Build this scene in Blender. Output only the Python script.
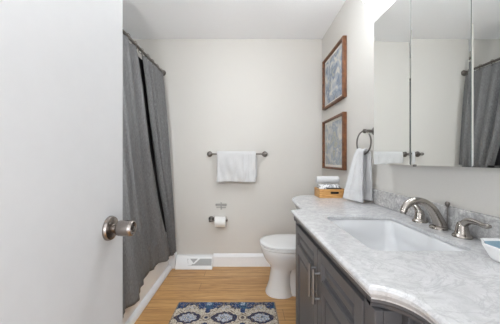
import bpy, bmesh, math, random
from mathutils import Vector, Matrix
from mathutils.geometry import tessellate_polygon
PI = math.pi
random.seed(7)
for o in list(bpy.data.objects): bpy.data.objects.remove(o, do_unlink=True)
S = bpy.context.scene
C = S.collection

# ------------------------------------------------------------------ camera, world, big lights, exposure
CAMZ = 1.14
cam_d = bpy.data.cameras.new('camera'); cam_d.lens = 17.0; cam_d.sensor_width = 36; cam_d.clip_start = 0.02
cam_d.shift_x = 3/500; cam_d.shift_y = -2/500
cam = bpy.data.objects.new('camera', cam_d); C.objects.link(cam)
cam.location = (0, 0, CAMZ); cam.rotation_euler = (PI/2, 0, 0)
S.camera = cam
W = bpy.data.worlds.new('world'); S.world = W; W.use_nodes = True
W.node_tree.nodes['Background'].inputs[0].default_value = (0.95, 0.97, 1.0, 1)
W.node_tree.nodes['Background'].inputs[1].default_value = 1.55
def area(name, loc, rot, size, power, color=(1, 1, 1), size_y=None):
    d = bpy.data.lights.new(name, 'AREA'); d.size = size; d.energy = power; d.color = color
    if size_y: d.shape = 'RECTANGLE'; d.size_y = size_y
    o = bpy.data.objects.new(name, d); C.objects.link(o); o.location = loc; o.rotation_euler = rot
    return o
area('hall_fill', (-0.12, -2.0, 1.25), (math.radians(100), 0, 0), 0.8, 10, (0.94, 0.97, 1.0), 0.8)  # unseen fill light added beyond the doorway, no lamp modelled
GLOBE = 17.0; FILL_DOME = 15.0
FILL_A = 58.0  # strengths of the two added wall fill lamps
FILL_B = 42.0
S.view_settings.view_transform = 'Standard'; S.view_settings.look = 'None'
S.view_settings.exposure = 0.66; S.view_settings.gamma = 1.0; S.view_settings.use_curve_mapping = False
S.cycles.use_denoising = True
S.cycles.max_bounces = 14; S.cycles.diffuse_bounces = 8; S.cycles.glossy_bounces = 6
S.cycles.caustics_reflective = False; S.cycles.caustics_refractive = False

# ------------------------------------------------------------------ materials
def srgb(r, g, b):
    f = lambda c: (c/255/12.92) if c/255 <= 0.04045 else ((c/255+0.055)/1.055)**2.4
    return (f(r), f(g), f(b), 1)
class NT:
    def __init__(s, name, col, rough=0.5, metal=0.0):
        s.m = bpy.data.materials.new(name); s.m.use_nodes = True
        s.t = s.m.node_tree; s.b = s.t.nodes['Principled BSDF']
        s.b.inputs['Base Color'].default_value = col
        s.b.inputs['Roughness'].default_value = rough; s.b.inputs['Metallic'].default_value = metal
        s._co = None
    def n(s, ty, **kw):
        nd = s.t.nodes.new(ty)
        for k, v in kw.items(): setattr(nd, k, v)
        return nd
    def l(s, a, b): s.t.links.new(a, b)
    def co(s, scale=(1, 1, 1), rot=(0, 0, 0)):
        tc = s.n('ShaderNodeTexCoord'); mp = s.n('ShaderNodeMapping')
        mp.inputs['Scale'].default_value = scale; mp.inputs['Rotation'].default_value = rot
        s.l(tc.outputs['Object'], mp.inputs['Vector']); return mp.outputs[0]
    def noise(s, scale, detail=3, vec=None, dist=0.0, rough=0.5):
        nd = s.n('ShaderNodeTexNoise'); nd.inputs['Scale'].default_value = scale
        nd.inputs['Detail'].default_value = detail; nd.inputs['Distortion'].default_value = dist
        nd.inputs['Roughness'].default_value = rough
        s.l(vec if vec is not None else s.co(), nd.inputs['Vector']); return nd.outputs['Fac']
    def ramp(s, fac, stops):
        r = s.n('ShaderNodeValToRGB'); e = r.color_ramp.elements
        while len(e) < len(stops): e.new(0.5)
        for k, (p, c) in enumerate(stops): e[k].position = p; e[k].color = c
        s.l(fac, r.inputs[0]); return r.outputs['Color']
    def mix(s, fac, a, b, bt='MIX'):
        m = s.n('ShaderNodeMix', data_type='RGBA', blend_type=bt)
        if isinstance(fac, float): m.inputs[0].default_value = fac
        else: s.l(fac, m.inputs[0])
        for i, v in ((6, a), (7, b)):
            if isinstance(v, tuple): m.inputs[i].default_value = v
            else: s.l(v, m.inputs[i])
        return m.outputs[2]
    def base(s, c): s.l(c, s.b.inputs['Base Color']); return s
    def bump(s, h, strength=0.3, dist=0.002):
        b = s.n('ShaderNodeBump'); b.inputs['Strength'].default_value = strength; b.inputs['Distance'].default_value = dist
        s.l(h, b.inputs['Height']); s.l(b.outputs[0], s.b.inputs['Normal']); return s
def plain(name, col, rough=0.5, metal=0.0, nscale=60, var=0.04, bump=0.0):
    t = NT(name, col, rough, metal)
    f = t.noise(nscale)
    a = tuple(max(0, c*(1-var)) for c in col[:3])+(1,); b = tuple(min(1, c*(1+var)) for c in col[:3])+(1,)
    t.base(t.ramp(f, [(0.3, a), (0.7, b)]))
    if bump: t.bump(f, bump)
    return t.m
M = {}
M['wall'] = plain('wall_paint', srgb(211, 208, 203), 0.75, 0, 140, 0.012, 0.05)
M['ceiling'] = plain('ceiling_paint', srgb(246, 247, 249), 0.85, 0, 90, 0.01, 0.03)
M['white'] = plain('white_trim_paint', srgb(238, 241, 245), 0.4, 0, 50, 0.01)
M['door'] = plain('white_door_paint', srgb(214, 215, 217), 0.38, 0, 30, 0.01)
M['porcelain'] = plain('white_porcelain', srgb(236, 236, 236), 0.12, 0, 10, 0.005)
M['sink'] = plain('sink_porcelain', srgb(208, 209, 211), 0.15, 0, 10, 0.005)
M['tub'] = plain('tub_enamel', srgb(240, 241, 242), 0.2, 0, 10, 0.005)
M['nickel'] = plain('brushed_nickel', srgb(172, 166, 160), 0.24, 1.0, 200, 0.06)
M['nickel_dark'] = plain('dark_nickel', srgb(124, 119, 115), 0.28, 1.0, 200, 0.06)
M['knob'] = plain('satin_nickel', srgb(150, 143, 138), 0.26, 1.0, 200, 0.05)
M['steel_pull'] = plain('grey_steel', srgb(150, 150, 152), 0.35, 1.0, 200, 0.05)
M['vanity'] = plain('charcoal_cabinet_paint', srgb(82, 81, 83), 0.38, 0, 40, 0.05)
M['shade_sheet'] = plain('shade_sheet_black', srgb(38, 38, 41), 0.9)  # black colour stands for the shade in the curtain parting
M['dark'] = plain('black_gap', srgb(24, 24, 26), 0.7)
M['black'] = plain('black_plastic', srgb(28, 28, 32), 0.4)
M['paper'] = plain('tissue_paper', srgb(240, 240, 238), 0.9, 0, 120, 0.02, 0.2)
M['card'] = plain('cardboard_tube', srgb(120, 105, 88), 0.9)
M['register'] = plain('register_enamel', srgb(238, 240, 242), 0.4, 0, 40, 0.01)
M['grille'] = plain('register_louvre_shading', srgb(172, 174, 175), 0.5, 0, 40, 0.03)  # grey carries the shading of the white louvres
M['bracket'] = plain('bracket_grey', srgb(160, 158, 155), 0.6)
M['matboard'] = plain('cream_mat_board', srgb(226, 222, 214), 0.8)
M['cab_white'] = plain('medicine_cabinet_white', srgb(225, 226, 228), 0.4)
M['bowl_in'] = plain('teal_glaze', srgb(142, 168, 182), 0.15, 0, 30, 0.15)

def towel_mat(name, col, v=0.06):
    t = NT(name, col, 0.95); f = t.noise(420, 2); g = t.noise(14, 2)
    a = tuple(c*(1-v) for c in col[:3])+(1,)
    t.base(t.ramp(g, [(0.3, a), (0.7, col)])); t.bump(f, 0.55, 0.004)
    t.b.inputs['Sheen Weight'].default_value = 0.2
    return t.m
M['towel'] = towel_mat('white_terry', srgb(212, 212, 213), 0.04)
t = NT('grey_patterned_terry', srgb(200, 200, 202), 0.95)
t.base(t.ramp(t.noise(70, 2), [(0.45, srgb(236, 236, 236)), (0.6, srgb(140, 142, 148))])); M['towel_grey'] = t.m

def marble(name, lo, mid, hi, vein, sc=6.0, vs=3.0):
    t = NT(name, hi, 0.16)
    co = t.co()
    a = t.noise(sc, 6, co, 1.2, 0.6)
    base = t.ramp(a, [(0.32, lo), (0.5, mid), (0.68, hi)])
    v = t.noise(vs, 8, co, 2.6, 0.65)
    vr = t.ramp(v, [(0.46, (0, 0, 0, 1)), (0.495, (0.6, 0.6, 0.6, 1)), (0.505, (0.6, 0.6, 0.6, 1)), (0.54, (0, 0, 0, 1))])
    v2 = t.noise(vs*4.2, 6, co, 1.8, 0.6)
    vr2 = t.ramp(v2, [(0.47, (0, 0, 0, 1)), (0.5, (0.4, 0.4, 0.4, 1)), (0.53, (0, 0, 0, 1))])
    c1 = t.mix(vr, base, vein); c2 = t.mix(vr2, c1, vein)
    t.base(c2); return t.m
M['marble'] = marble('white_veined_marble', srgb(189, 189, 190), srgb(199, 199, 200), srgb(207, 207, 208), srgb(174, 174, 176), 17, 7.5)
M['marble_splash'] = marble('grey_veined_marble', srgb(158, 157, 157), srgb(192, 191, 190), srgb(216, 215, 214), srgb(146, 145, 146), 30, 14)

t = NT('oak_floor', srgb(170, 120, 74), 0.33)
co = t.co()
br = t.n('ShaderNodeTexBrick'); t.l(co, br.inputs['Vector'])
br.offset = 0.37; br.squash = 1.0
for k, v in (('Scale', 1.0), ('Mortar Size', 0.0012), ('Mortar Smooth', 0.1), ('Bias', 0.0), ('Brick Width', 1.1), ('Row Height', 0.127)):
    br.inputs[k].default_value = v
br.inputs['Color1'].default_value = (0, 0, 0, 1); br.inputs['Color2'].default_value = (1, 1, 1, 1); br.inputs['Mortar'].default_value = (0.5, 0.5, 0.5, 1)
plank = t.ramp(br.outputs['Color'], [(0.0, srgb(184, 142, 90)), (0.5, srgb(198, 156, 102)), (1.0, srgb(210, 170, 116))])
gr = t.noise(5.0, 6, t.co((0.55, 9, 1)), 1.4, 0.62)
grc = t.ramp(gr, [(0.30, srgb(138, 92, 50)), (0.46, srgb(190, 144, 90)), (0.56, srgb(206, 160, 106)), (0.72, srgb(232, 192, 138))])
fine = t.noise(30, 4, t.co((0.3, 12, 1)), 0.3)
finec = t.ramp(fine, [(0.35, (0.78, 0.74, 0.7, 1)), (0.6, (1, 1, 1, 1))])
c = t.mix(0.7, plank, grc); c = t.mix(0.7, c, finec, 'MULTIPLY')
c = t.mix(br.outputs['Fac'], c, srgb(92, 60, 36)); t.base(c)
M['oak'] = t.m

def wood(name, dark, light, sc=(2, 2, 30)):
    t = NT(name, light, 0.45); f = t.noise(4, 5, t.co(sc), 0.8)
    t.base(t.ramp(f, [(0.3, dark), (0.7, light)])); return t.m
M['frame'] = wood('walnut_frame', srgb(78, 46, 28), srgb(130, 84, 52), (12, 6, 6))
M['bamboo'] = wood('honey_wood', srgb(176, 124, 66), srgb(214, 166, 104), (4, 4, 26))
def art(name, seed, bg, stops, sc):
    t = NT(name, bg, 0.6); tc = t.n('ShaderNodeTexCoord'); mp = t.n('ShaderNodeMapping')
    mp.inputs['Location'].default_value = (seed, seed*2, seed*3); t.l(tc.outputs['Object'], mp.inputs[0])
    f = t.noise(sc, 4, mp.outputs[0], 1.0, 0.55); t.base(t.ramp(f, stops)); return t.m
M['art_a'] = art('blue_grey_wash', 3.1, srgb(220, 218, 212), [(0.36, srgb(218, 214, 204)), (0.46, srgb(168, 176, 188)), (0.54, srgb(118, 132, 156)), (0.61, srgb(186, 184, 172)), (0.72, srgb(140, 142, 130))], 8)
M['art_b'] = art('blue_flower_wash', 7.7, srgb(220, 218, 212), [(0.36, srgb(216, 212, 202)), (0.47, srgb(190, 190, 186)), (0.54, srgb(142, 154, 172)), (0.60, srgb(186, 184, 170)), (0.68, srgb(150, 152, 140))], 8)

t = NT('charcoal_linen', srgb(92, 94, 97), 0.92)
wv = t.noise(60, 3, t.co((1, 8, 0.8)), 0.2); w2 = t.noise(60, 3, t.co((1, 1, 9)), 0.2)
ca = t.ramp(wv, [(0.3, srgb(100, 100, 101)), (0.7, srgb(134, 134, 135))]); cb = t.ramp(w2, [(0.3, (0.86, 0.86, 0.86, 1)), (0.7, (1.06, 1.06, 1.06, 1))])
t.base(t.mix(0.8, ca, cb, 'MULTIPLY')); t.bump(wv, 0.25, 0.001)
M['curtain'] = t.m
t = NT('mirror_glass', (0.86, 0.88, 0.87, 1), 0.0, 1.0); M['mirror'] = t.m
t = NT('mirror_bevel', (0.9, 0.93, 0.92, 1), 0.03, 1.0); M['bevel'] = t.m
t = NT('glass_edge', srgb(96, 116, 112), 0.2); M['glass_edge'] = t.m
t = NT('globe_glass', (1, 1, 1, 1), 0.3)
t.b.inputs['Emission Color'].default_value = (0.93, 0.97, 1.0, 1); t.b.inputs['Emission Strength'].default_value = GLOBE
M['globe'] = t.m
t = NT('fill_dome_glow', (1, 1, 1, 1), 0.4)  # glow of the added ceiling fill
t.b.inputs['Emission Color'].default_value = (0.9, 0.96, 1.0, 1); t.b.inputs['Emission Strength'].default_value = FILL_DOME
M['fill_dome'] = t.m
for key, st_ in (('sconce_a', FILL_A), ('sconce_b', FILL_B)):  # glow of the added wall fill lamps
    t = NT('fill_shade_'+key[-1], (1, 1, 1, 1), 0.4)
    t.b.inputs['Emission Color'].default_value = (0.92, 0.965, 1.0, 1); t.b.inputs['Emission Strength'].default_value = st_
    M[key] = t.m
RUG = [('cream', (196, 187, 172)), ('navy', (36, 42, 70)), ('blue', (56, 84, 136)), ('pale', (172, 182, 198)), ('brown', (112, 96, 84)), ('teal', (62, 100, 126)), ('taupe', (150, 138, 124))]
for k, c in RUG:
    M['rug_'+k] = plain('rug_yarn_'+k, srgb(*c), 0.98, 0, 260, 0.18, 0.4)

# ------------------------------------------------------------------ object helpers
def wloc(o):
    v = Vector((0, 0, 0))
    while o: v += o.location; o = o.parent
    return v
def obj(name, bm, m, parent=None, smooth=False, sharp=35):
    if isinstance(m, str): m = [m]
    me = bpy.data.meshes.new(name)
    bmesh.ops.recalc_face_normals(bm, faces=bm.faces)
    if parent is None:
        xs = [v.co for v in bm.verts]
        org = Vector(((min(v.x for v in xs)+max(v.x for v in xs))/2, (min(v.y for v in xs)+max(v.y for v in xs))/2, min(v.z for v in xs)))
        off = org
    else: org = None; off = wloc(parent)
    bmesh.ops.translate(bm, verts=bm.verts, vec=-off)
    bm.to_mesh(me); bm.free()
    for k in m: me.materials.append(M[k])
    if smooth:
        for p in me.polygons: p.use_smooth = True
        me.set_sharp_from_angle(angle=math.radians(sharp))
    o = bpy.data.objects.new(name, me); C.objects.link(o)
    if parent is None: o.location = org
    else: o.parent = parent
    return o
def tag(o, label=None, cat=None, group=None, kind=None):
    if label: o['label'] = label
    if cat: o['category'] = cat
    if group: o['group'] = group
    if kind: o['kind'] = kind
    return o
def thing(name, label, cat, loc, group=None):
    o = bpy.data.objects.new(name, None); C.objects.link(o); o.location = loc; o.empty_display_size = 0.05
    return tag(o, label, cat, group)
def struct(name, bm, m, label=None, parent=None):
    o = obj(name, bm, m, parent)
    if parent is None: tag(o, label, None, None, 'structure')
    return o
def dup(root, loc):
    r = root.copy(); C.objects.link(r); r.location = loc
    for ch in list(root.children):
        c = ch.copy(); C.objects.link(c); c.parent = r
        for g in list(ch.children):
            d = g.copy(); C.objects.link(d); d.parent = c
    return r
def B(): return bmesh.new()
def box(bm, x0, x1, y0, y1, z0, z1, bev=0.0, mi=0, seg=2):
    vs = [bm.verts.new((x, y, z)) for x in (x0, x1) for y in (y0, y1) for z in (z0, z1)]
    fs = [bm.faces.new([vs[i] for i in q]) for q in ((0, 1, 3, 2), (4, 6, 7, 5), (0, 4, 5, 1), (2, 3, 7, 6), (0, 2, 6, 4), (1, 5, 7, 3))]
    for f in fs: f.material_index = mi
    if bev > 0:
        es = list({e for f in fs for e in f.edges})
        r = bmesh.ops.bevel(bm, geom=es, offset=bev, segments=seg, affect='EDGES', profile=0.5)
        for f in r['faces']: f.material_index = mi
        vs = list({v for f in fs if f.is_valid for v in f.verts} | set(r['verts']))
    return vs
def prism(bm, pts, axis, a, b):
    def P(p, k): return {'x': (k, p[0], p[1]), 'y': (p[0], k, p[1]), 'z': (p[0], p[1], k)}[axis]
    A = [bm.verts.new(P(p, a)) for p in pts]; D = [bm.verts.new(P(p, b)) for p in pts]
    bm.faces.new(A); bm.faces.new(list(reversed(D)))
    n = len(pts)
    for i in range(n): bm.faces.new((A[i], D[i], D[(i+1) % n], A[(i+1) % n]))
def rings(bm, rs, cap0=True, cap1=True, closed=False):
    R = [[bm.verts.new(p) for p in r] for r in rs]; n = len(R[0])
    rng = range(len(R)) if closed else range(len(R)-1)
    for k in rng:
        a, b = R[k], R[(k+1) % len(R)]
        for i in range(n): bm.faces.new((a[i], a[(i+1) % n], b[(i+1) % n], b[i]))
    if not closed:
        if cap0: bm.faces.new(list(reversed(R[0])))
        if cap1: bm.faces.new(R[-1])
    return R
def tube(bm, pts, rad, seg=14, cap=True, closed=False, flat=None):
    pts = [Vector(p) for p in pts]; n = len(pts)
    if not hasattr(rad, '__len__'): rad = [rad]*n
    up = None; rs = []
    for i, p in enumerate(pts):
        if closed: t = pts[(i+1) % n]-pts[i-1]
        else: t = pts[min(i+1, n-1)]-pts[max(i-1, 0)]
        t.normalize()
        if up is None:
            up = Vector((0, 0, 1)) if abs(t.z) < 0.9 else Vector((0, 1, 0))
        up = (up - t*up.dot(t)).normalized(); s = t.cross(up)
        r = rad[i]; ra, rb = (r, r) if not hasattr(r, '__len__') else r
        rs.append([p + s*ra*math.cos(2*PI*k/seg) + up*rb*math.sin(2*PI*k/seg) for k in range(seg)])
    rings(bm, rs, cap, cap, closed)
def lathe(bm, prof, loc, axis='z', seg=28, cap=True):
    """prof: list of (r, h) along the axis direction."""
    loc = Vector(loc)
    ax = {'z': ((1, 0, 0), (0, 1, 0), (0, 0, 1)), 'x': ((0, 1, 0), (0, 0, 1), (1, 0, 0)), '-x': ((0, 1, 0), (0, 0, 1), (-1, 0, 0)), 'y': ((1, 0, 0), (0, 0, 1), (0, 1, 0)), '-y': ((1, 0, 0), (0, 0, 1), (0, -1, 0))}[axis]
    u, v, w = (Vector(q) for q in ax)
    rs = [[loc + w*h + (u*math.cos(2*PI*k/seg)+v*math.sin(2*PI*k/seg))*max(r, 1e-4) for k in range(seg)] for r, h in prof]
    rings(bm, rs, cap, cap)
def interp(x, pts):
    if x <= pts[0][0]: return pts[0][1]
    for (a, p), (b, q) in zip(pts, pts[1:]):
        if x <= b:
            t = (x-a)/(b-a); t = t*t*(3-2*t); return p+(q-p)*t
    return pts[-1][1]
def catmull(P, n=8):
    P = [Vector(p) for p in P]; out = []
    Q = [P[0]*2-P[1]]+P+[P[-1]*2-P[-2]]
    for i in range(1, len(Q)-2):
        a, b, c, d = Q[i-1:i+3]
        for k in range(n):
            t = k/n
            out.append(0.5*((2*b)+(c-a)*t+(2*a-5*b+4*c-d)*t*t+(3*b-a-3*c+d)*t**3))
    out.append(P[-1]); return out
def grid(bm, fn, nu, nv, mi=0):
    V = [[bm.verts.new(fn(i/nu, j/nv)) for j in range(nv+1)] for i in range(nu+1)]
    for i in range(nu):
        for j in range(nv):
            f = bm.faces.new((V[i][j], V[i+1][j], V[i+1][j+1], V[i][j+1])); f.material_index = mi
    return V
def solid(o, th, off=0.0, sub=0):
    m = o.modifiers.new('thickness', 'SOLIDIFY'); m.thickness = th; m.offset = off
    if sub: s = o.modifiers.new('smooth', 'SUBSURF'); s.levels = sub; s.render_levels = sub
    for p in o.data.polygons: p.use_smooth = True
    return o

# ------------------------------------------------------------------ the room
XR, XL, YB, YF, ZC = 0.806, -1.65, 2.54, -0.02, 2.44
b = B(); box(b, XL-0.1, XR+0.1, YF-1.3, YB+0.1, -0.1, 0); o = struct('floor', b, 'oak', 'honey oak plank floor running across the bathroom')
b = B(); box(b, XL-0.1, XR+0.1, YF-0.12, YB+0.1, ZC, ZC+0.1); struct('ceiling', b, 'ceiling', 'flat white ceiling')
b = B(); box(b, XL-0.1, XR+0.1, YB, YB+0.1, 0, ZC); struct('wall_back', b, 'wall', 'warm off-white back wall with the towel bar')
b = B(); box(b, XR, XR+0.1, YF-0.12, YB, 0, ZC); struct('wall_right', b, 'wall', 'warm off-white right wall behind the vanity')
b = B(); box(b, XL-0.1, XL, YF-0.12, YB, 0, ZC); struct('wall_left', b, 'wall', 'off-white wall behind the bathtub')
DX0, DX1, DH = -0.42, 0.40, 2.06
b = B(); box(b, XL, DX0, YF-0.12, YF, 0, ZC); box(b, DX1, XR, YF-0.12, YF, 0, ZC); box(b, DX0, DX1, YF-0.12, YF, DH, ZC)
struct('wall_front', b, 'wall', 'off-white wall with the doorway')
b = B(); box(b, XL, -0.86, 0.86, 0.965, 0, ZC); struct('wall_alcove', b, 'wall', 'off-white partition at the near end of the bathtub')
# baseboard with a stepped top
b = B(); pr = [(YB, 0), (YB-0.018, 0), (YB-0.018, 0.108), (YB-0.014, 0.115), (YB-0.011, 0.127), (YB-0.006, 0.135), (YB, 0.135)]
prism(b, pr, 'x', -0.36, XR); struct('baseboard_back', b, 'white', 'white baseboard along the back wall behind the toilet')
b = B(); box(b, -0.822, -0.755, 2.47, YB, 0, 0.155, 0.006); struct('trim_1', b, 'white', 'white trim block at the corner between bathtub and wall register')
b = B(); q = [(-0.8195, 0)]+[(-0.8195+0.034*math.cos(a), 0.042*math.sin(a)) for a in [k*PI/16 for k in range(9)]]
prism(b, q, 'y', 0.97, 2.47); struct('trim_2', b, 'white', 'white quarter-round strip along the floor under the bathtub')

# ------------------------------------------------------------------ door, open along the left
b = B(); box(b, -0.415, -0.38, 0.0, 0.723, 0.012, 2.04, 0.002)
door = struct('door_1', b, 'door', 'plain white door standing open at the left')
kc = Vector((-0.38, 0.652, 0.952))
b = B(); lathe(b, [(0.0, 0), (0.0335, 0), (0.0335, 0.004), (0.031, 0.009), (0.022, 0.012), (0.014, 0.014), (0.0, 0.0141)], kc, 'x', 36)
dr = obj('rosette', b, 'knob', door, True)
b = B(); lathe(b, [(0.0, 0.012), (0.0125, 0.012), (0.0130, 0.021), (0.0185, 0.024), (0.0210, 0.029), (0.0218, 0.040), (0.0215, 0.056), (0.0205, 0.064), (0.0185, 0.067), (0.0160, 0.067), (0.0150, 0.063), (0.006, 0.0615), (0.0, 0.0615)], kc, 'x', 36)
kn = obj('door_knob', b, 'knob', door, True)
b = B(); lathe(b, [(0.0, 0.0635), (0.006, 0.0635), (0.006, 0.0675), (0.0, 0.068)], kc, 'x', 16); obj('privacy_button', b, 'nickel_dark', kn, True)
b = B(); box(b, -0.4075, -0.3875, 0.7225, 0.7245, 0.92, 0.985); obj('latch_plate', b, 'nickel', door)

# ------------------------------------------------------------------ bathtub, curtain, rod
tb = thing('bathtub', 'white bathtub behind the grey shower curtain', 'bathtub', (-1.23, 1.75, 0))
b = B()
def rr(x0, x1, y0, y1, z, r, n=6):
    out = []
    for cx, cy, a0 in ((x1-r, y1-r, 0), (x0+r, y1-r, PI/2), (x0+r, y0+r, PI), (x1-r, y0+r, 1.5*PI)):
        out += [(cx+r*math.cos(a0+PI/2*k/n), cy+r*math.sin(a0+PI/2*k/n), z) for k in range(n+1)]
    return out
X0, X1, Y0, Y1 = XL+0.004, -0.82, 0.97, YB-0.004
rings(b, [rr(X0, X1, Y0, Y1, 0.0, 0.01), rr(X0, X1, Y0, Y1, 0.36, 0.012), rr(X0+0.004, X1-0.004, Y0+0.004, Y1-0.004, 0.375, 0.014), rr(X0+0.012, X1-0.012, Y0+0.012, Y1-0.012, 0.38, 0.02),
          rr(X0+0.07, X1-0.085, Y0+0.09, Y1-0.09, 0.38, 0.12), rr(X0+0.08, X1-0.1, Y0+0.1, Y1-0.1, 0.365, 0.13), rr(X0+0.13, X1-0.15, Y0+0.16, Y1-0.2, 0.08, 0.12), rr(X0+0.2, X1-0.22, Y0+0.25, Y1-0.28, 0.05, 0.1)])
obj('tub_shell', b, 'tub', tb, True, 50)
b = B(); lathe(b, [(0, 0), (0.03, 0), (0.03, 0.004), (0.0, 0.006)], (-1.24, 1.3, 0.05), 'z', 20); obj('drain', b, 'nickel', tb, True)

RODX, RODZ = -0.902, 2.075
rd = thing('shower_curtain_rod', 'dark nickel shower curtain rod above the bathtub', 'curtain rod', (RODX, 1.75, RODZ))
b = B(); tube(b, [(RODX, 0.967, RODZ), (RODX, YB-0.002, RODZ)], 0.0125, 16); obj('rod', b, 'nickel_dark', rd, True)
for y, ax in ((YB-0.001, '-y'), (0.966, 'y')):
    b = B(); lathe(b, [(0.0, 0), (0.032, 0), (0.032, 0.006), (0.022, 0.016), (0.018, 0.03), (0.0127, 0.03)], (RODX, y, RODZ), ax, 24, False); obj('flange', b, 'nickel_dark', rd, True)

CY0, CY1 = 1.25, 2.505
sc_t = thing('shower_curtain', 'charcoal grey linen shower curtain hanging in folds beside the bathtub', 'shower curtain', (-0.85, 1.87, 0.17))
prof_b = [(1.25, -0.775), (1.5, -0.785), (1.6, -0.765), (1.70, -0.765), (1.80, -0.80), (1.9, -0.808), (2.05, -0.808), (2.17, -0.79), (2.28, -0.765), (2.42, -0.76), (2.505, -0.765)]
prof_z = [(1.25, 0.16), (1.67, 0.165), (1.8, 0.20), (1.95, 0.215), (2.1, 0.205), (2.25, 0.185), (2.505, 0.178)]
hooks = [1.32+0.115*k for k in range(11)]
def slit(t):                                # the opening between the two halves drifts along the rod on its way down
    k = min(1, max(0, (t-0.80)/0.17)); return 1.965+0.21*t+0.185*t*t, 0.020*(1-k*k*(3-2*k))+0.0015
def curtain(u, v, half=0):
    t = v
    ym, hw = slit(t)
    y0m, h0 = slit(0)
    if half == 0: y = yr = CY0+(CY1-CY0)*u
    elif half == 1: y = CY0+(ym-hw-CY0)*u; yr = CY0+(y0m-h0-CY0)*u
    else: y = ym+hw+(CY1-ym-hw)*u; yr = y0m+h0+(CY1-y0m-h0)*u
    top = -0.893+0.30*(interp(y, prof_b)+0.785)
    bot = interp(y, prof_b)
    s = t**0.68
    x = top+(bot-top)*s
    amp = 0.010+0.006*t
    x += amp*math.sin(2*PI*(yr+0.02*math.sin(9*yr)+0.012*t)/0.115+0.6)
    x += 0.005*math.sin(2*PI*yr/0.043+0.6*t+1.5*math.sin(5*yr))*(0.4+t*0.6)
    for g, dep, wd in ((2.15, 0.03, 0.02), (1.62, 0.05, 0.022), (1.80, 0.04, 0.02)):
        x -= dep*(1-0.35*t)*(0.35+0.65*min(1, t*6))*math.exp(-((yr-g)/wd)**2)
    for g, amp2, wd in ((1.885, 0.015, 0.035),):
        x += amp2*(1-0.5*t)*min(1, t*6)*math.exp(-((yr-g)/wd)**2)
    zt = 2.058-0.012*abs(math.sin(PI*(y-1.32)/0.115))
    z = zt+(interp(y, prof_z)-zt)*t
    if z < 0.42: x = max(x, -0.808+0.002*math.sin(60*y))
    return (x, y, z)
for half, nu in ((1, 210), (2, 130)):
    b = B(); grid(b, lambda u, v: curtain(u, v, half), nu, 60)
    cp = obj('curtain_panel', b, 'curtain', sc_t, True, 180); solid(cp, 0.002)
def shade_sheet(u, v):                            # added black sheet colours the parting's shade; ends above the tub rim
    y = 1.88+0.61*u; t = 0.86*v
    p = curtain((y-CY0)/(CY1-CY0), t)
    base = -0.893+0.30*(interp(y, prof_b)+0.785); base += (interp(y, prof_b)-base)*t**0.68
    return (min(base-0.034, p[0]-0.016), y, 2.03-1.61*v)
b = B(); grid(b, shade_sheet, 90, 40); ln = obj('shade_sheet', b, 'shade_sheet', sc_t, True, 180); solid(ln, 0.001); ln['label'] = 'added black sheet for the shade in the curtain parting'
for y in hooks:
    b = B()
    tube(b, [(RODX+0.02*math.cos(a), y+0.003*math.sin(a), RODZ-0.004+0.024*math.sin(a)) for a in [2*PI*k/20 for k in range(20)]], 0.0028, 8, closed=True)
    lathe(b, [(0.0, 0), (0.006, 0), (0.006, 0.004), (0.0, 0.004)], (curtain((y-CY0)/(CY1-CY0), 0.01)[0]+0.0015, y, 2.038), 'x', 12)
    obj('curtain_ring', b, 'nickel', sc_t, True)

# ------------------------------------------------------------------ things on the back wall
tbar = thing('towel_bar', 'straight brushed nickel towel bar on the back wall', 'towel bar', (-0.105, YB, 1.2))
BY, BZ = 2.472, 1.203
b = B(); tube(b, [(-0.40, BY, BZ), (0.19, BY, BZ)], 0.0085, 16); obj('rail', b, 'nickel_dark', tbar, True)
for x in (-0.40, 0.19):
    b = B(); lathe(b, [(0.0, 0), (0.030, 0), (0.030, 0.006), (0.026, 0.012), (0.014, 0.017), (0.012, 0.05), (0.016, 0.056), (0.0175, 0.068), (0.015, 0.08), (0.0, 0.084)], (x, YB-0.001, BZ), '-y', 28); obj('mount', b, 'nickel_dark', tbar, True)
# towel folded over the bar
def bar_towel(u, v):
    # v along the path: front bottom -> over bar -> back bottom
    x = -0.312+0.405*u
    Lf, Lb, R = 0.292, 0.24, 0.020
    arc = PI*R; tot = Lf+arc+Lb; s = v*tot
    wob = 0.008*math.sin(6*u+2+9*v)+0.006*math.sin(15*u+1.0-16*v)+0.003*math.sin(31*u+12*v)
    if s < Lf:
        h = Lf-s; y = BY-R-wob*min(1, h/0.2)-0.006*min(1, h/0.25); z = BZ-h+0.004*math.sin(5*u)*(h/Lf)
        x += 0.006*(h/Lf)*(0.5-u)
        for bz in (0.05, 0.085, 0.12, 0.155):     # woven bands run down the right third
            if u > 0.62: y -= 0.005*math.exp(-((u-0.70-(bz*1.8-0.09))/0.018)**2)
    elif s < Lf+arc:
        a = (s-Lf)/R; y = BY-R*math.cos(a); z = BZ+R*math.sin(a)
    else:
        h = s-Lf-arc; y = BY+R+0.004*math.sin(6*u); z = BZ-h; x += 0.012*u
    return (x, y, z)
b = B(); grid(b, bar_towel, 44, 60); o = obj('hand_towel', b, 'towel', None, True, 180); solid(o, 0.016, 0)
tag(o, 'white terry towel folded over the straight towel bar', 'towel')
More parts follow.
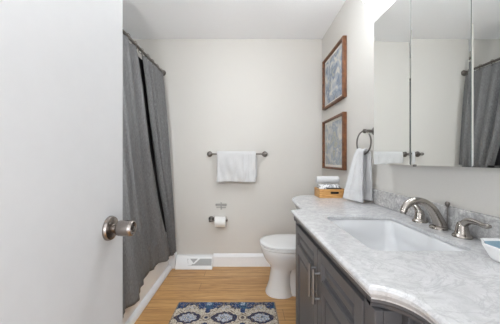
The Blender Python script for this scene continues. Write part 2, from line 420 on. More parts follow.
# toilet paper holder and roll
th = thing('toilet_paper_holder', 'brushed nickel toilet paper holder low on the back wall', 'toilet paper holder', (-0.375, YB, 0.51))
HX, HY, HZ = -0.383, 2.462, 0.508
b = B(); lathe(b, [(0.0, 0), (0.030, 0), (0.030, 0.006), (0.024, 0.012), (0.012, 0.016), (0.011, 0.06), (0.015, 0.068), (0.017, 0.078), (0.013, 0.092), (0, 0.095)], (HX, YB-0.001, HZ), '-y', 28); obj('mount', b, 'nickel_dark', th, True)
b = B(); tube(b, [(HX, HY, HZ), (HX+0.172, HY, HZ)], 0.0065, 12); lathe(b, [(0.0065, 0), (0.012, 0.0), (0.013, 0.006), (0.009, 0.012), (0, 0.013)], (HX+0.168, HY, HZ), 'x', 16); obj('arm', b, 'nickel_dark', th, True)
rl = thing('toilet_paper_roll', 'white toilet paper roll on the holder below the wall bracket', 'toilet paper', (-0.275, HY, 0.445))
rc = (-0.333, HY, HZ-0.0112)
b = B(); rs = []
for r, h in ((0.0195, 0), (0.05, 0), (0.0525, 0.003), (0.0525, 0.108), (0.05, 0.111), (0.0195, 0.111)):
    rs.append([(rc[0]+h, rc[1]+r*math.cos(2*PI*k/36), rc[2]+r*math.sin(2*PI*k/36)) for k in range(36)])
rings(b, rs, False, False, True)
obj('paper', b, 'paper', rl, True)
b = B(); rs = [[(rc[0]+h, rc[1]+r*math.cos(2*PI*k/28), rc[2]+r*math.sin(2*PI*k/28)) for k in range(28)] for r, h in ((0.0193, 0.0005), (0.0193, 0.1105), (0.0180, 0.1105), (0.0180, 0.0005))]
rings(b, rs, False, False, True); obj('cardboard_tube', b, 'card', rl, True)
# little grey bracket above the roll
wb = thing('wall_bracket', 'small pale grey two-bar bracket on the wall above the toilet paper', 'bracket', (-0.278, YB, 0.60))
b = B(); box(b, -0.338, -0.218, YB-0.010, YB, 0.648, 0.672, 0.003); obj('upper_bar', b, 'bracket', wb)
b = B(); box(b, -0.330, -0.226, YB-0.008, YB, 0.625, 0.633, 0.002); obj('lower_bar', b, 'bracket', wb)
b = B(); box(b, -0.284, -0.272, YB-0.006, YB, 0.607, 0.686, 0.002); obj('stem', b, 'bracket', wb)

# floor register at the foot of the wall
rg = thing('baseboard_register', 'white sloping baseboard heat register beside the bathtub corner', 'floor register', (-0.555, 2.49, 0))
RX0, RX1 = -0.748, -0.362
b = B(); prism(b, [(YB, 0), (2.452, 0), (2.452, 0.012), (2.498, 0.108), (2.510, 0.124), (YB, 0.124)], 'x', RX0, RX1)
bmesh.ops.bevel(b, geom=[e for e in b.edges], offset=0.003, segments=1, affect='EDGES')
obj('housing', b, 'register', rg)
def slope(z): return 2.452+(z-0.012)*(2.498-2.452)/0.096
def slab(bm, pts, th, lift):
    """pts (x, z) on the sloping face, th proud of it"""
    n = Vector((0, -0.096, 0.046)).normalized()
    A = [bm.verts.new(Vector((x, slope(z), z))+n*lift) for x, z in pts]; D = [bm.verts.new(Vector((x, slope(z), z))+n*(lift+th)) for x, z in pts]
    bm.faces.new(A); bm.faces.new(list(reversed(D))); k = len(pts)
    for i in range(k): bm.faces.new((A[i], D[i], D[(i+1) % k], A[(i+1) % k]))
b = B(); slab(b, [(-0.615, 0.038), (-0.372, 0.038), (-0.372, 0.098), (-0.615, 0.098)], 0.001, 0.0005); gp = obj('grille', b, 'grille', rg)
b = B()
for k in range(22):
    x = -0.612+0.0108*k
    lean = 0.06 if x > -0.545 else -0.06
    slab(b, [(x, 0.04), (x+0.003, 0.04), (min(x+0.003+lean*0.3, -0.373), 0.097), (min(x+lean*0.3, -0.376), 0.097)], 0.002, 0.0015)
obj('louvre_fins', b, 'grille', gp)
b = B(); slab(b, [(-0.572, 0.05), (-0.552, 0.05), (-0.492, 0.098), (-0.518, 0.098)], 0.004, 0.0015); slab(b, [(-0.572, 0.05), (-0.552, 0.05), (-0.600, 0.098), (-0.615, 0.098), (-0.615, 0.09)], 0.004, 0.0015)
slab(b, [(-0.615, 0.04), (-0.585, 0.04), (-0.572, 0.05), (-0.610, 0.093), (-0.615, 0.093)], 0.003, 0.0015)
obj('damper', b, 'register', gp)

# ------------------------------------------------------------------ toilet
tl = thing('toilet', 'white two-piece toilet with closed lid beyond the vanity', 'toilet', (0.46, 2.05, 0))
TY = 2.05
def egg(xf, xb, hw, z, n=40, p=2.3, wide=0.56):
    out = []
    xm = xf+(xb-xf)*wide
    for k in range(n):
        a = 2*PI*k/n; c, s = math.cos(a), math.sin(a)
        e = 2/p
        cx = math.copysign(abs(c)**e, c); sy = math.copysign(abs(s)**e, s)
        x = xm+cx*((xb-xm) if c > 0 else (xm-xf))
        out.append((x, TY+sy*hw, z))
    return out
b = B()
rings(b, [egg(.160, .395, .114, 0), egg(.162, .395, .114, .012), egg(.172, .385, .107, .03), egg(.190, .375, .100, .09), egg(.203, .375, .099, .17), egg(.206, .39, .102, .215), egg(.194, .46, .116, .245), egg(.166, .50, .140, .28), egg(.142, .54, .162, .32), egg(.127, .57, .176, .36), egg(.122, .58, .181, .388), egg(.126, .58, .178, .394), egg(.15, .56, .15, .394)])
rings(b, [egg(.30, .74, .085, 0, p=3), egg(.30, .74, .085, .02, p=3), egg(.31, .73, .070, .05, p=3), egg(.31, .73, .066, .22, p=3), egg(.30, .76, .10, .30, p=3), egg(.30, .78, .15, .37, p=3), egg(.30, .79, .17, .40, p=3.5)])
obj('bowl', b, 'porcelain', tl, True, 50)
b = B(); rings(b, [egg(.118, .57, .182, .398), egg(.113, .575, .187, .402), egg(.113, .575, .187, .413), egg(.120, .57, .180, .418)])
st = obj('seat', b, 'porcelain', tl, True, 50)
b = B(); rings(b, [egg(.128, .58, .172, .4185), egg(.126, .58, .174, .4225), egg(.111, .585, .189, .4255), egg(.110, .585, .190, .434), egg(.116, .58, .184, .4405), egg(.14, .565, .165, .4445), egg(.24, .50, .08, .4465)])
obj('lid', b, 'porcelain', tl, True, 50)
for s in (-1, 1):
    b = B(); tube(b, [(0.582, TY+s*0.07-0.02, 0.425), (0.582, TY+s*0.07+0.02, 0.425)], 0.010, 12); obj('hinge', b, 'porcelain', tl, True)
b = B(); rings(b, [rr(.605, .79, TY-.19, TY+.19, .40, .03), rr(.60, .792, TY-.20, TY+.20, .44, .03), rr(.592, .795, TY-.21, TY+.21, .735, .03)]); tk = obj('tank', b, 'porcelain', tl, True, 50)
b = B(); rings(b, [rr(.585, .798, TY-.216, TY+.216, .736, .03), rr(.580, .80, TY-.220, TY+.220, .742, .03), rr(.580, .80, TY-.220, TY+.220, .762, .03), rr(.588, .794, TY-.212, TY+.212, .770, .03)]); obj('tank_lid', b, 'porcelain', tl, True, 40)
b = B(); lathe(b, [(0, 0), (0.014, 0), (0.012, 0.012), (0, 0.014)], (.591, TY-.15, .68), '-x', 16); tube(b, [(.582, TY-.15, .68), (.578, TY-.12, .676), (.578, TY-.07, .672)], [.006, .006, .008], 10); obj('flush_lever', b, 'nickel', tl, True)

# ------------------------------------------------------------------ rug
RW, RD, RX, RY = 0.765, 0.53, -0.543, 1.88
def rug_col(x, v):
    """x metres from left edge, v metres from the far edge"""
    names = {k: i for i, (k, _) in enumerate(RUG)}
    def pick(*cs):
        h = random.random(); acc = 0
        for c, w in cs:
            acc += w
            if h < acc: return names[c]
        return names[cs[0][0]]
    v0 = min(v, RD-v)
    per = 0.262; ph = (x-0.118) % per; ph = ph-per if ph > per/2 else ph       # 0 at medallion centres
    mid = per/2-abs(ph)                                                        # 0 midway
    if v0 < 0.006 or x < 0.008 or x > RW-0.008: return pick(('taupe', .6), ('brown', .4))
    wig = 0.006*math.sin(x*160)+0.005*math.sin(x*71+v*90)
    r = math.hypot(ph, (v0-0.085)*1.15)
    if v0 < 0.085+wig:
        if r < 0.040: return pick(('taupe', .5), ('pale', .25), ('cream', .25))
        if r < 0.052+wig: return pick(('cream', .75), ('brown', .25))
        if r < 0.066+wig: return pick(('navy', .6), ('taupe', .4))
        if mid < 0.018 and v0 < 0.042: return pick(('pale', .5), ('teal', .5))
        if mid < 0.030: return pick(('teal', .55), ('navy', .35), ('blue', .1))
        if v0 < 0.022 and mid > 0.1: return pick(('navy', .6), ('taupe', .4))
        return pick(('blue', .26), ('navy', .60), ('cream', .08), ('teal', .06))
    row = 0.165; vv = (v-0.185+row/2) % row-row/2
    k = abs(ph)/0.094; e = abs(vv)/0.064
    d = k**1.45+e**1.75+0.07*math.cos(9*math.atan2(vv, ph))+wig*6
    if d < 0.13: return pick(('navy', .35), ('pale', .4), ('cream', .25))
    if d < 0.46: return pick(('pale', .55), ('cream', .15), ('blue', .14), ('taupe', .16))
    if d < 0.56: return pick(('taupe', .6), ('pale', .4))
    if d < 1.02: return pick(('navy', .84), ('brown', .16))
    q = math.hypot(mid, vv); q2 = math.hypot(mid, abs(vv)-row/2+0.012)
    if q2 < 0.019: return pick(('navy', .6), ('blue', .4))
    if q < 0.013: return pick(('navy', .7), ('brown', .3))
    if 0.026 < q < 0.034: return pick(('brown', .5), ('taupe', .5))
    f = math.sin(x*118+2*math.sin(v*75))*math.sin(v*128+2*math.sin(x*66))
    if f > 0.72: return pick(('brown', .55), ('taupe', .3), ('navy', .15))
    return pick(('cream', .72), ('taupe', .2), ('brown', .08))
rug = thing('bath_rug', 'blue and cream patterned rug lying on the oak floor', 'rug', (RX+RW/2, RY-RD/2, 0))
b = B(); NU, NV = 180, 124; th_ = 0.009
V = [[b.verts.new((RX+RW*i/NU, RY-RD*j/NV, th_+0.0008*random.random())) for j in range(NV+1)] for i in range(NU+1)]
for i in range(NU):
    for j in range(NV):
        f = b.faces.new((V[i][j], V[i+1][j], V[i+1][j+1], V[i][j+1])); f.material_index = rug_col(RW*(i+.5)/NU, RD*(j+.5)/NV)
obj('pile', b, ['rug_'+k for k, _ in RUG], rug)
b = B(); box(b, RX-0.002, RX+RW+0.002, RY-RD-0.002, RY+0.002, 0.0005, th_-0.0015, 0.002); obj('backing', b, 'rug_taupe', rug)

# ------------------------------------------------------------------ framed pictures on the right wall
def picture(z0, z1, artm, label):
    y0, y1, d, w = 1.905, 2.425, 0.034, 0.019
    p = thing('framed_picture', label, 'picture', (XR, (y0+y1)/2, z0), 'framed prints over the toilet')
    b = B()
    prof = [(0, 0), (0, d-0.004), (0.003, d), (w-0.003, d), (w, d-0.006), (w, 0)]     # inset from the outer edge, proud of the wall
    rs = []
    for cy, cz in ((0, 0), (1, 0), (1, 1), (0, 1)):
        rs.append([(XR-0.001-dd, (y1-i) if cy else (y0+i), (z1-i) if cz else (z0+i)) for i, dd in prof])
    rings(b, rs, False, False, True); obj('frame', b, 'frame', p)
    b = B(); box(b, XR-0.012, XR-0.002, y0+w-0.006, y1-w+0.006, z0+w-0.006, z1-w+0.006); obj('mat_board', b, 'matboard', p)
    b = B(); box(b, XR-0.0135, XR-0.0115, y0+w+0.022, y1-w-0.022, z0+w+0.022, z1-w-0.022); obj('print', b, artm, p)
picture(1.650, 2.145, 'art_a', 'upper walnut framed print of dense blue-grey blotches')
picture(1.056, 1.530, 'art_b', 'lower walnut framed print of a pale blue bouquet, above the wooden tray')

# ------------------------------------------------------------------ countertop
ZT, ZU = 0.870, 0.836
XM, XS = 0.250, 0.318
YN, YFAR = 0.150, 1.82
cN, cF = 0.435, 1.355            # cove centres (y)
R_ = 0.068
XN, XFc = 0.259, 0.239           # the middle front is canted a little: near and far corner
def front_x(y): return XFc+(XN-XFc)*((cF-R_)-y)/((cF-R_)-(cN+R_))
def outline():
    pts = [((XN+R_, YN), (-1, 0)), ((XN+R_, cN-0.05), (-1, 0))]
    n = 10
    for k in range(n):                                # near cove
        a = PI/2*k/n; pts.append(((XN+R_*math.cos(a), cN+R_*math.sin(a)), (-math.cos(a), -math.sin(a))))
    pts.append(((XN, cN+R_), (-1, -1)))
    for k in range(1, 12):
        y = cN+R_+(cF-cN-2*R_)*k/12; pts.append(((front_x(y), y), (-1, 0)))
    pts.append(((XFc, cF-R_), (-1, 1)))
    for k in range(1, n+1):
        a = PI/2*(1-k/n); pts.append(((XFc+R_*math.cos(a), cF-R_*math.sin(a)), (-math.cos(a), math.sin(a))))
    x1, y1 = XFc+R_, 1.58
    pts.append(((x1, 1.48), (-1, 0)))
    for k in range(0, 11):                            # far corner sweeps back over the toilet tank
        a = PI/2*k/10; ex, ey = 0.155, YFAR-y1
        nx, ny = -math.cos(a)/ex, math.sin(a)/ey; l = math.hypot(nx, ny)
        pts.append(((x1+ex*(1-math.cos(a)), y1+ey*math.sin(a)), (nx/l, ny/l)))
    return pts
OUT = outline()
YW = XR-0.002
def level(ins, z):
    ring = [(p[0]-n[0]*ins, p[1]-n[1]*ins, z) for p, n in OUT]
    # keep the sharp corners tidy: average where a corner is doubled
    ring.append((YW, YFAR-ins, z)); ring.append((YW, YN, z)); return ring
def fix(ring):
    return [Vector(p) for p in ring]
SX0, SX1, SY0, SY1 = 0.372, 0.684, 0.700, 1.128
ZS = ZT-0.012                    # the slab is thin around the sink, thicker at its built-up edge
ctop = thing('countertop', 'white veined marble countertop with stepped edge on the grey vanity', 'countertop', (0.53, 0.9, ZU))
b = B()
lv = [(0.010, ZT), (0.004, ZT-0.002), (0.0, ZT-0.007), (0.0, ZT-0.012), (0.005, ZT-0.013), (0.005, ZT-0.018), (0.009, ZT-0.024), (0.014, ZT-0.030), (0.015, ZU)]
Rg = [[b.verts.new(p) for p in fix(level(i, z))] for i, z in lv]
n = len(Rg[0])
for a_, c_ in zip(Rg, Rg[1:]):
    for i in range(n): b.faces.new((a_[i], a_[(i+1) % n], c_[(i+1) % n], c_[i]))
hole_t = [b.verts.new(p) for p in rr(SX0, SX1, SY0, SY1, ZT, 0.035, 6)]
hole_b = [b.verts.new((v.co.x, v.co.y, ZS)) for v in hole_t]
under = [b.verts.new((p[0]-nn[0]*0.05, p[1]-nn[1]*0.05, ZS)) for p, nn in OUT]+[b.verts.new((YW, YFAR-0.05, ZS)), b.verts.new((YW, YN, ZS))]
for i in range(n): b.faces.new((Rg[-1][i], Rg[-1][(i+1) % n], under[(i+1) % n], under[i]))
for ring, hole in ((Rg[0], hole_t), (under, hole_b)):
    allv = ring+hole
    for t3 in tessellate_polygon([[v.co for v in ring], [v.co for v in hole]]):
        try: b.faces.new([allv[k] for k in t3])
        except ValueError: pass
m_ = len(hole_t)
for i in range(m_): b.faces.new((hole_t[i], hole_b[i], hole_b[(i+1) % m_], hole_t[(i+1) % m_]))
obj('slab', b, 'marble', ctop)
b = B(); box(b, XR-0.021, XR-0.002, YN, 1.81, ZT+0.0005, 0.958, 0.003)
o = obj('backsplash', b, 'marble_splash'); tag(o, 'low grey veined marble backsplash strip behind the faucet', 'backsplash')

# sink
sk = thing('sink', 'white rectangular undermount sink set in the marble countertop', 'sink', (0.52, 0.915, 0.69))
b = B()
e = 0.006
rs = [rr(SX0-.016, SX1+.016, SY0-.016, SY1+.016, ZS-.001, .04), rr(SX0-e, SX1+e, SY0-e, SY1+e, ZS-.001, .034), rr(SX0, SX1, SY0, SY1, ZS-.006, .032), rr(SX0+.004, SX1-.003, SY0+.006, SY1-.008, .79, .04), rr(SX0+.012, SX1-.006, SY0+.02, SY1-.030, .735, .05), rr(SX0+.035, SX1-.020, SY0+.05, SY1-.070, .712, .06), rr(SX0+.11, SX1-.11, SY0+.17, SY1-.18, .704, .03)]
R1 = rings(b, rs, False, True)
out_ = [rr(SX0-.016, SX1+.016, SY0-.016, SY1+.016, ZS-.010, .04), rr(SX0-.010, SX1+.010, SY0-.010, SY1+.010, ZS-.016, .04), rr(SX0-.006, SX1+.006, SY0-.006, SY1+.006, .78, .05), rr(SX0+.02, SX1-.01, SY0+.03, SY1-.05, .70, .06), rr(SX0+.09, SX1-.09, SY0+.15, SY1-.16, .69, .03)]
R2 = rings(b, out_, False, True)
k = len(R1[0])
for i in range(k): b.faces.new((R1[0][i], R1[0][(i+1) % k], R2[0][(i+1) % k], R2[0][i]))
obj('basin', b, 'sink', sk, True, 60)
b = B(); lathe(b, [(0.0, 0.001), (0.012, 0.001), (0.018, 0.004), (0.022, 0.003), (0.023, 0)], (0.5235, 0.914, .7045), 'z', 24, False); obj('drain', b, 'nickel', sk, True)

# ------------------------------------------------------------------ vanity cabinet
va = thing('vanity_cabinet', 'charcoal grey vanity cabinet under the marble countertop', 'cabinet', (0.53, 0.9, 0))
CX, CXs = 0.290, 0.345           # carcass fronts: middle and set-back sides
b = B()
VZ = ZU-0.001
box(b, CX, XR-0.002, 0.525, 0.540, 0.09, VZ); box(b, CX, XR-0.002, 1.268, 1.283, 0.09, VZ)         # middle side walls
box(b, CX, XR-0.002, 0.527, 1.268, 0.09, 0.11); box(b, CX, CX+0.018, 0.527, 1.268, 0.11, 0.125); box(b, CX, CX+0.018, 0.527, 1.268, 0.800, VZ)
box(b, XR-0.012, XR-0.002, 0.17, 1.60, 0.09, VZ)
box(b, CX+0.05, XR-0.002, 0.17, 1.60, 0.0, 0.09)                                                    # toe kick
box(b, CXs, XR-0.012, 0.17, 0.512, 0.09, 0.11); box(b, CXs, XR-0.012, 0.17, 0.185, 0.11, VZ)
box(b, CXs, CXs+0.018, 0.185, 0.512, 0.80, VZ)
box(b, CXs, XR-0.012, 1.283, 1.60, 0.09, 0.11); box(b, CXs, XR-0.012, 1.585, 1.60, 0.11, VZ); box(b, CXs, CXs+0.018, 1.283, 1.585, 0.80, VZ)
obj('carcass', b, 'vanity', va)
# corner posts of the middle section
for y0, y1 in ((0.508, 0.556), (1.243, 1.287)):
    b = B(); box(b, CX-0.014-(0.006 if y0 > 1 else 0), CX+0.004, y0, y1, 0.0, VZ-0.020, 0.002); obj('corner_post', b, 'vanity', va)
# curved moulding under the counter edge
b = B(); b = B(); rsq = []
OC = [q for q in OUT if q[0][1] < 1.59]
for ins, z in ((0.016, ZU-0.0005), (0.016, ZU-0.007), (0.020, ZU-0.012), (0.022, ZU-0.020), (0.048, ZU-0.020), (0.048, ZU-0.0005)):
    rsq.append([(p[0]-nn[0]*ins, p[1]-nn[1]*ins, z) for p, nn in OC])
vq = [[b.verts.new(p) for p in r] for r in rsq]
for i in range(len(vq)):
    a_, c_ = vq[i], vq[(i+1) % len(vq)]
    for j in range(len(a_)-1): b.faces.new((a_[j], a_[j+1], c_[j+1], c_[j]))
b.faces.new([r[0] for r in vq]); b.faces.new([r[-1] for r in reversed(vq)])
obj('cornice', b, 'vanity', va)

def canted(bm):
    for v in bm.verts: v.co.x -= (v.co.y-0.888)*CANT
def panel_door(name, y0, y1, z0, z1, xf, rails, parent, th=0.021, st=0.052, cant=False):
    """front on x = xf facing -x, with recessed bevelled panels between rails [(z0, z1), ...]"""
    b = B()
    ys = (y0+st, y1-st)
    box(b, xf, xf+th, y0, ys[0], z0, z1, 0.0015); box(b, xf, xf+th, ys[1], y1, z0, z1, 0.0015)
    edges = [z0]+[q for r in rails for q in r]+[z1]
    for k in range(0, len(edges), 2): box(b, xf, xf+th, ys[0]-0.001, ys[1]+0.001, edges[k], edges[k+1], 0.001)
    for a, c in rails:                                                   # moulded slope and raised field
        w = 0.010
        def R(i, x): return [(x, ys[0]+i, a+i), (x, ys[1]-i, a+i), (x, ys[1]-i, c-i), (x, ys[0]+i, c-i)]
        rings(b, [R(-0.001, xf+0.002), R(w*0.3, xf+0.004), R(w*0.5, xf+0.013), R(w, xf+0.015), R(w*1.5, xf+0.015), R(w*2.2, xf+0.007), R(w*2.4, xf+0.006)], False, True)
    if cant: canted(b)
    return obj(name, b, 'vanity', parent)
XF = 0.265; CANT = (XN-XFc)/0.784
def pull(parent, y, zc, xf, L=0.128, cant=False):
    b = B(); x = xf-0.023
    tube(b, [(x, y, zc-L/2), (x, y, zc+L/2)], 0.0062, 12)
    for s in (-1, 1): tube(b, [(xf+0.001, y, zc+s*L*0.36), (x, y, zc+s*L*0.36)], 0.0050, 10)
    if cant: canted(b)
    return obj('handle', b, 'steel_pull', parent, True)
ymid = 0.888
d1 = panel_door('door', ymid+0.0025, 1.240, 0.118, 0.806, XF, [(0.160, 0.668), (0.708, 0.772)], va, st=0.042, cant=True); pull(d1, ymid+0.024, 0.679, XF, cant=True)
d2 = panel_door('door', 0.559, ymid-0.0025, 0.118, 0.806, XF, [(0.160, 0.668), (0.708, 0.772)], va, st=0.042, cant=True); pull(d2, ymid-0.024, 0.679, XF, cant=True)
# recessed panel on the near side of the middle section, framed
b = B(); box(b, CXs-0.010, CXs+0.012, 0.489, 0.526, 0.0, VZ-0.021, 0.001); box(b, CX+0.0045, CXs-0.0105, 0.508, 0.524, 0.775, VZ-0.021, 0.001); box(b, CX+0.0045, CXs-0.0105, 0.508, 0.524, 0.10, 0.15, 0.001)
obj('side_frame', b, 'vanity', va)
# set-back side sections: a drawer over a door
for y0, y1 in ((0.188, 0.488), (1.290, 1.582)):
    dw = panel_door('drawer', y0, y1, 0.640, 0.792, CXs-0.019, [(0.672, 0.760)], va, st=0.036)
    ds = panel_door('door', y0, y1, 0.118, 0.634, CXs-0.019, [(0.165, 0.588)], va, st=0.045)
    if y0 > 1: continue
    b = B(); yc = (y0+y1)/2; x = CXs-0.049
    tube(b, [(x, yc-0.06, 0.716), (x, yc+0.06, 0.716)], 0.006, 10)
    for s in (-1, 1): tube(b, [(CXs-0.018, yc+s*0.045, 0.716), (x, yc+s*0.045, 0.716)], 0.005, 8)
    obj('handle', b, 'steel_pull', dw, True)
    pull(ds, y1-0.024 if y0 < 1 else y0+0.024, 0.53, CXs-0.019, 0.12)

# ------------------------------------------------------------------ faucet
ZB = ZT+0.0005
FX = 0.757
fa = thing('faucet', 'brushed nickel widespread faucet with arched spout and two levers behind the sink', 'faucet', (FX, 0.925, ZB))
FY = 0.93
def oval(bm, x, y, z, a, c, hts):
    rings(bm, [[(x+a*s*math.cos(2*PI*k/28), y+c*s*math.sin(2*PI*k/28), z+h) for k in range(28)] for s, h in hts])
b = B()
oval(b, FX-0.004, FY, ZB, 0.028, 0.032, [(1, 0), (1, 0.004), (0.93, 0.008), (0.78, 0.011)])
path = catmull([(FX+0.004, FY, ZB+0.008), (FX-0.006, FY, ZB+0.035), (FX-0.026, FY, ZB+0.072), (FX-0.055, FY, ZB+0.099), (FX-0.088, FY, ZB+0.109), (FX-0.116, FY, ZB+0.102), (FX-0.135, FY, ZB+0.083), (FX-0.141, FY, ZB+0.066)], 7)
N_ = len(path)
tube(b, path, [interp(i/(N_-1), [(0, 0.0225), (0.25, 0.0185), (0.55, 0.0145), (1, 0.0125)]) for i in range(N_)], 20)
sp = obj('spout', b, 'nickel', fa, True, 50)
b = B(); tube(b, [(FX-0.1405, FY, ZB+0.068), (FX-0.1425, FY, ZB+0.058)], 0.0105, 16); obj('aerator', b, 'nickel_dark', sp, True)
b = B(); tube(b, [(FX+0.022, FY-0.012, ZB), (FX+0.022, FY-0.012, ZB+0.092)], 0.0025, 10); lathe(b, [(0, 0), (0.0045, 0.0), (0.0075, 0.006), (0.0085, 0.012), (0.0065, 0.018), (0.0045, 0.02), (0, 0.021)], (FX+0.022, FY-0.012, ZB+0.088), 'z', 16); obj('lift_rod', b, 'nickel_dark', fa, True)
for s in (-1, 1):
    y = FY+s*0.102
    b = B(); x = FX-0.002
    oval(b, x, y, ZB, 0.0285, 0.0285, [(1, 0), (1, 0.004), (0.92, 0.008), (0.80, 0.010), (0.72, 0.016), (0.64, 0.028), (0.58, 0.040), (0.50, 0.049), (0.3, 0.054)])
    hb = obj('handle', b, 'nickel', fa, True, 50)
    b = B(); pth = catmull([(x+0.002, y-s*0.006, ZB+0.028), (x, y+s*0.006, ZB+0.046), (x-0.001, y+s*0.026, ZB+0.062), (x-0.002, y+s*0.054, ZB+0.064), (x-0.003, y+s*0.080, ZB+0.061), (x-0.003, y+s*0.098, ZB+0.064)], 6)
    nn = len(pth)
    tube(b, pth, [interp(i/(nn-1), [(0, 0.015), (0.3, 0.0125), (0.7, 0.0072), (0.9, 0.0078), (1, 0.0055)]) for i in range(nn)], 16)
    obj('lever', b, 'nickel', hb, True, 50)

# soap dish at the right edge
sd = thing('soap_dish', 'small white ceramic dish with teal inside at the right edge of countertop', 'dish', (0.69, 0.62, ZB))
b = B()
def octo(r, z, cx=0.700, cy=0.618, rot=PI/8, ex=1.0, ey=1.15): return [(cx+ex*r*math.cos(rot+2*PI*k/8), cy+ey*r*math.sin(rot+2*PI*k/8), z) for k in range(8)]
rings(b, [octo(0.040, ZB), octo(0.046, ZB+0.006), octo(0.062, ZB+0.040), octo(0.0625, ZB+0.043), octo(0.0575, ZB+0.043), octo(0.054, ZB+0.038)], True, False)
obj('dish', b, 'porcelain', sd)
b = B(); rings(b, [octo(0.0545, ZB+0.0385), octo(0.046, ZB+0.020), octo(0.030, ZB+0.010)], False, True); obj('glazed_inside', b, 'bowl_in', sd)

# ------------------------------------------------------------------ medicine cabinet with mirror doors
MX = 0.715
mc = thing('medicine_cabinet', 'three-door mirrored medicine cabinet on the right wall above the sink', 'medicine cabinet', (XR, 0.89, 1.118))
MZ0, MZ1 = 1.117, 1.905
b = B(); box(b, MX+0.006, XR-0.001, 0.46, 1.312, MZ0+0.004, MZ1-0.004, 0.001); obj('body', b, 'cab_white', mc)
seams = [1.318, 1.031, 0.7535, 0.455]
for k in range(3):
    y1, y0 = seams[k]-0.0012, seams[k+1]+0.0012
    piv = y0
    def T(x, y, z, k=k, piv=piv):
        if k == 0: x -= (y-piv)*0.030
        return (x, y, z)
    b = B(); bw, bd = 0.007, 0.0008
    def R(i, x): return [T(x, y0+i, MZ0+i), T(x, y1-i, MZ0+i), T(x, y1-i, MZ1-i), T(x, y0+i, MZ1-i)]
    rings(b, [R(0, MX+0.005), R(0, MX+bd)], True, False)
    o = obj('mirror_door', b, 'glass_edge', mc)
    b = B(); rings(b, [R(0.0, MX+bd), R(bw, MX)], False, False)
    obj('bevel', b, 'bevel', o)
    b = B(); rings(b, [R(bw, MX), R(bw+0.001, MX)], False, True); obj('mirror', b, 'mirror', o)
b = B(); box(b, MX-0.004, MX+0.004, 1.000, 1.014, MZ0-0.006, MZ0+0.004, 0.002); obj('finger_pull', b, 'nickel_dark', mc)

# vanity light
vl = thing('vanity_light', 'vanity light bar with frosted globes above the mirror', 'lamp', (XR, 0.84, 2.07))
b = B(); box(b, XR-0.025, XR-0.001, 0.30, 1.27, 2.06, 2.15, 0.006); obj('backplate', b, 'nickel', vl)
for y in (1.325, 0.998, 0.671, 0.344):
    b = B(); tube(b, [(XR-0.024, y, 2.105), (XR-0.058, y, 2.105)], 0.016, 14); obj('socket', b, 'nickel', vl, True)
    b = B(); bmesh.ops.create_uvsphere(b, u_segments=24, v_segments=14, radius=0.057, matrix=Matrix.Translation((XR-0.108, y, 2.090))); obj('globe', b, 'globe', vl, True, 180)
cl = thing('ceiling_fill', 'added unseen round fill light on the ceiling between door and vanity', 'lamp', (0.10, 1.38, ZC))  # added out of view to brighten the room
b = B(); lathe(b, [(0, 0), (0.19, 0), (0.19, -0.02), (0.18, -0.03), (0.0, -0.03)], (0.10, 1.38, ZC-0.001), 'z', 36); obj('fill_pan', b, 'white', cl, True)
b = B(); lathe(b, [(0.165, -0.03)]+[(0.165*math.cos(a), -0.03-0.10*math.sin(a)) for a in [PI/2*k/8 for k in range(1, 9)]], (0.10, 1.38, ZC-0.001), 'z', 36); obj('fill_dome', b, 'fill_dome', cl, True, 60)

def sconce(x, y, z, axis, m, label):  # unseen wall lamp, added for fill light
    w = thing('fill_lamp', label, 'lamp', (x, y, z))
    nx, ny = axis
    b = B(); lathe(b, [(0, 0), (0.05, 0), (0.05, 0.008), (0.03, 0.014), (0.012, 0.018), (0.012, 0.075), (0, 0.075)], (x, y, z), 'x' if nx else 'y', 24); obj('backplate', b, 'nickel', w, True)
    cx, cy = x+nx*0.085, y+ny*0.085
    b = B(); lathe(b, [(0, -0.085), (0.03, -0.085), (0.034, -0.06), (0.03, -0.055), (0, -0.055)], (cx, cy, z), 'z', 24); obj('cup', b, 'nickel', w, True)
    b = B(); lathe(b, [(0, -0.054), (0.040, -0.054), (0.056, 0.13), (0, 0.13)], (cx, cy, z), 'z', 24); obj('shade', b, m, w, True, 50)
sconce(-0.63, YF+0.001, 1.50, (0, 1), 'sconce_a', 'added fill lamp on the doorway wall, unseen behind the open door')
sconce(-0.859, 0.912, 1.32, (1, 0), 'sconce_b', 'added fill lamp on the end of the tub partition, unseen behind the open door')

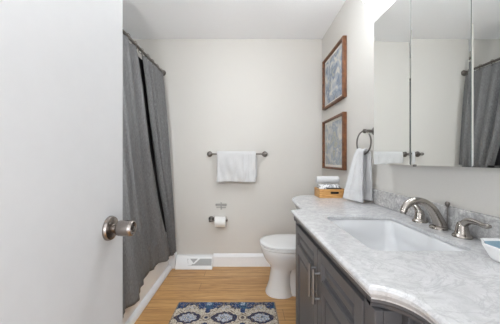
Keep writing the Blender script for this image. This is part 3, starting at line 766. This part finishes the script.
# ------------------------------------------------------------------ towel ring and its towel
RC = Vector((0.734, 1.487, 1.249)); RR = 0.073
dv = Vector((0.12, -0.993, 0)); dv2 = Vector((0.30, -0.954, 0))
tr = thing('towel_ring', 'round brushed nickel towel ring on the right wall beside the mirror', 'towel ring', (XR, 1.47, 1.31))
b = B(); lathe(b, [(0, 0), (0.026, 0), (0.026, 0.006), (0.02, 0.012), (0.010, 0.016), (0.010, 0.054), (0.013, 0.06), (0.013, 0.072), (0, 0.076)], (XR-0.001, 1.487, 1.322), '-x', 24); obj('mount', b, 'nickel_dark', tr, True)
b = B(); tube(b, [RC+dv*RR*math.cos(a)+Vector((0, 0, RR*math.sin(a))) for a in [2*PI*k/48 for k in range(48)]], 0.0048, 12, closed=True); obj('ring', b, 'nickel_dark', tr, True)
nv = Vector((-0.98, -0.20, 0))
ZR = RC.z-RR
def ring_towel(u, v):
    Lf, Lb, r = 0.298, 0.292, 0.020
    arc = PI*r; s = v*(Lf+arc+Lb)
    if s < Lf: h = Lf-s; side = 1; off = r
    elif s < Lf+arc: a = (s-Lf)/r; h = -r*math.sin(a); off = r*math.cos(a); side = 0
    else: h = s-Lf-arc; side = -1; off = -r
    t = min(1, max(0, h)/Lf)
    e = t**0.7
    if side == 1: lo, hi = -0.040+(-0.125+0.040)*e, 0.030+(0.048-0.030)*e; off += 0.026*e
    elif side == -1: lo, hi = -0.040+(-0.085+0.040)*e, 0.034+(0.038-0.034)*e; off -= 0.004*e
    else: lo, hi = -0.040, 0.032
    w = lo+(hi-lo)*u
    off += 0.006*math.sin(2*PI*u*2.2+0.5)*(1-0.6*t)*(1 if side >= 0 else -1)
    if side == 1:
        for bz in (0.205, 0.225, 0.245): off += 0.004*math.exp(-((h-bz)/0.006)**2)
    rise = RR-math.sqrt(RR*RR-min(abs(w), 0.052)**2)
    p = RC+(dv*(1-t)+dv2*t)*w+nv*off; p.z = ZR-h+0.004+rise*(1-t)**3
    return p
b = B(); grid(b, ring_towel, 28, 90); o = obj('hand_towel', b, 'towel', None, True, 180); solid(o, 0.011, 0)
tag(o, 'white terry hand towel hanging through the towel ring', 'towel')

# ------------------------------------------------------------------ wooden tray with rolled cloths
TX0, TX1, TY0, TY1 = 0.517, 0.705, 1.675, 1.812
tray = thing('wooden_tray', 'honey wood tray box with cut-out handle at the far end of countertop', 'tray', ((TX0+TX1)/2, (TY0+TY1)/2, ZB))
tz0, tz1 = ZB, ZB+0.062
b = B(); box(b, TX0, TX1, TY0, TY1, tz0, tz0+0.008, 0.001); obj('base', b, 'bamboo', tray)
for x in (TX0, TX1-0.009):
    b = B(); box(b, x, x+0.009, TY0, TY1, tz0+0.008, tz1, 0.002); obj('side', b, 'bamboo', tray)
for y in (TY0, TY1-0.009):
    b = B(); hx0, hx1, hz0, hz1 = 0.592, 0.655, tz0+0.028, tz0+0.044
    outer = [(TX0+0.009, tz0+0.008), (TX1-0.009, tz0+0.008), (TX1-0.009, tz1), (TX0+0.009, tz1)]
    hol = []
    rh = (hz1-hz0)/2
    for cx, a0 in ((hx1-rh, -PI/2), (hx0+rh, PI/2)):
        hol += [(cx+rh*math.cos(a0+PI*k/8), (hz0+hz1)/2+rh*math.sin(a0+PI*k/8)) for k in range(9)]
    for yy, flip in ((y, 0), (y+0.009, 1)):
        vo = [b.verts.new((px, yy, pz)) for px, pz in outer]; vh = [b.verts.new((px, yy, pz)) for px, pz in hol]
        allv = vo+vh
        for t3 in tessellate_polygon([[Vector((px, pz, 0)) for px, pz in outer], [Vector((px, pz, 0)) for px, pz in hol]]): b.faces.new([allv[k] for k in t3])
        if flip == 0: A0, H0 = vo, vh
        else:
            for P, Q in ((A0, vo), (H0, vh)):
                for i in range(len(P)): b.faces.new((P[i], P[(i+1) % len(P)], Q[(i+1) % len(P)], Q[i]))
    obj('handle_panel', b, 'bamboo', tray)
def rolled(loc, L, r, m, label, spin):
    b = B(); seg = 70; turns = 2.6
    A, D = [], []
    x, y, z = loc
    for i in range(seg+1):
        t = i/seg; a = spin+2*PI*turns*t; rad = r*(0.16+0.84*t)
        A.append((y+rad*math.cos(a), z+r+rad*math.sin(a)))
    V = [[b.verts.new((x+L*k/10+0.002*math.sin(9*i+k), A[i][0], A[i][1])) for k in range(11)] for i in range(seg+1)]
    for i in range(seg):
        for k in range(10): b.faces.new((V[i][k], V[i+1][k], V[i+1][k+1], V[i][k+1]))
    o = obj('rolled_washcloth', b, m, None, True, 180); solid(o, 0.006, 0)
    return tag(o, label, 'washcloth')
rolled((0.530, 1.764, tz0+0.0125), 0.152, 0.040, 'towel_grey', 'grey patterned rolled washcloth lying in the wooden tray', 1.0)
rolled((0.520, 1.766, tz0+0.0965), 0.162, 0.027, 'towel', 'white rolled washcloth resting on the patterned roll in the wooden tray', 2.0)
b = B()
rings(b, [rr(0.575, 0.675, TY0+0.012, 1.714, tz0+0.0085, 0.006), rr(0.575, 0.675, TY0+0.012, 1.714, tz1-0.002, 0.006), rr(0.572, 0.678, TY0+0.010, 1.719, tz1+0.002, 0.006), rr(0.574, 0.676, TY0+0.012, 1.718, tz1+0.006, 0.006)])
o = obj('black_box', b, 'black'); tag(o, 'flat black box in the front of the wooden tray', 'box')
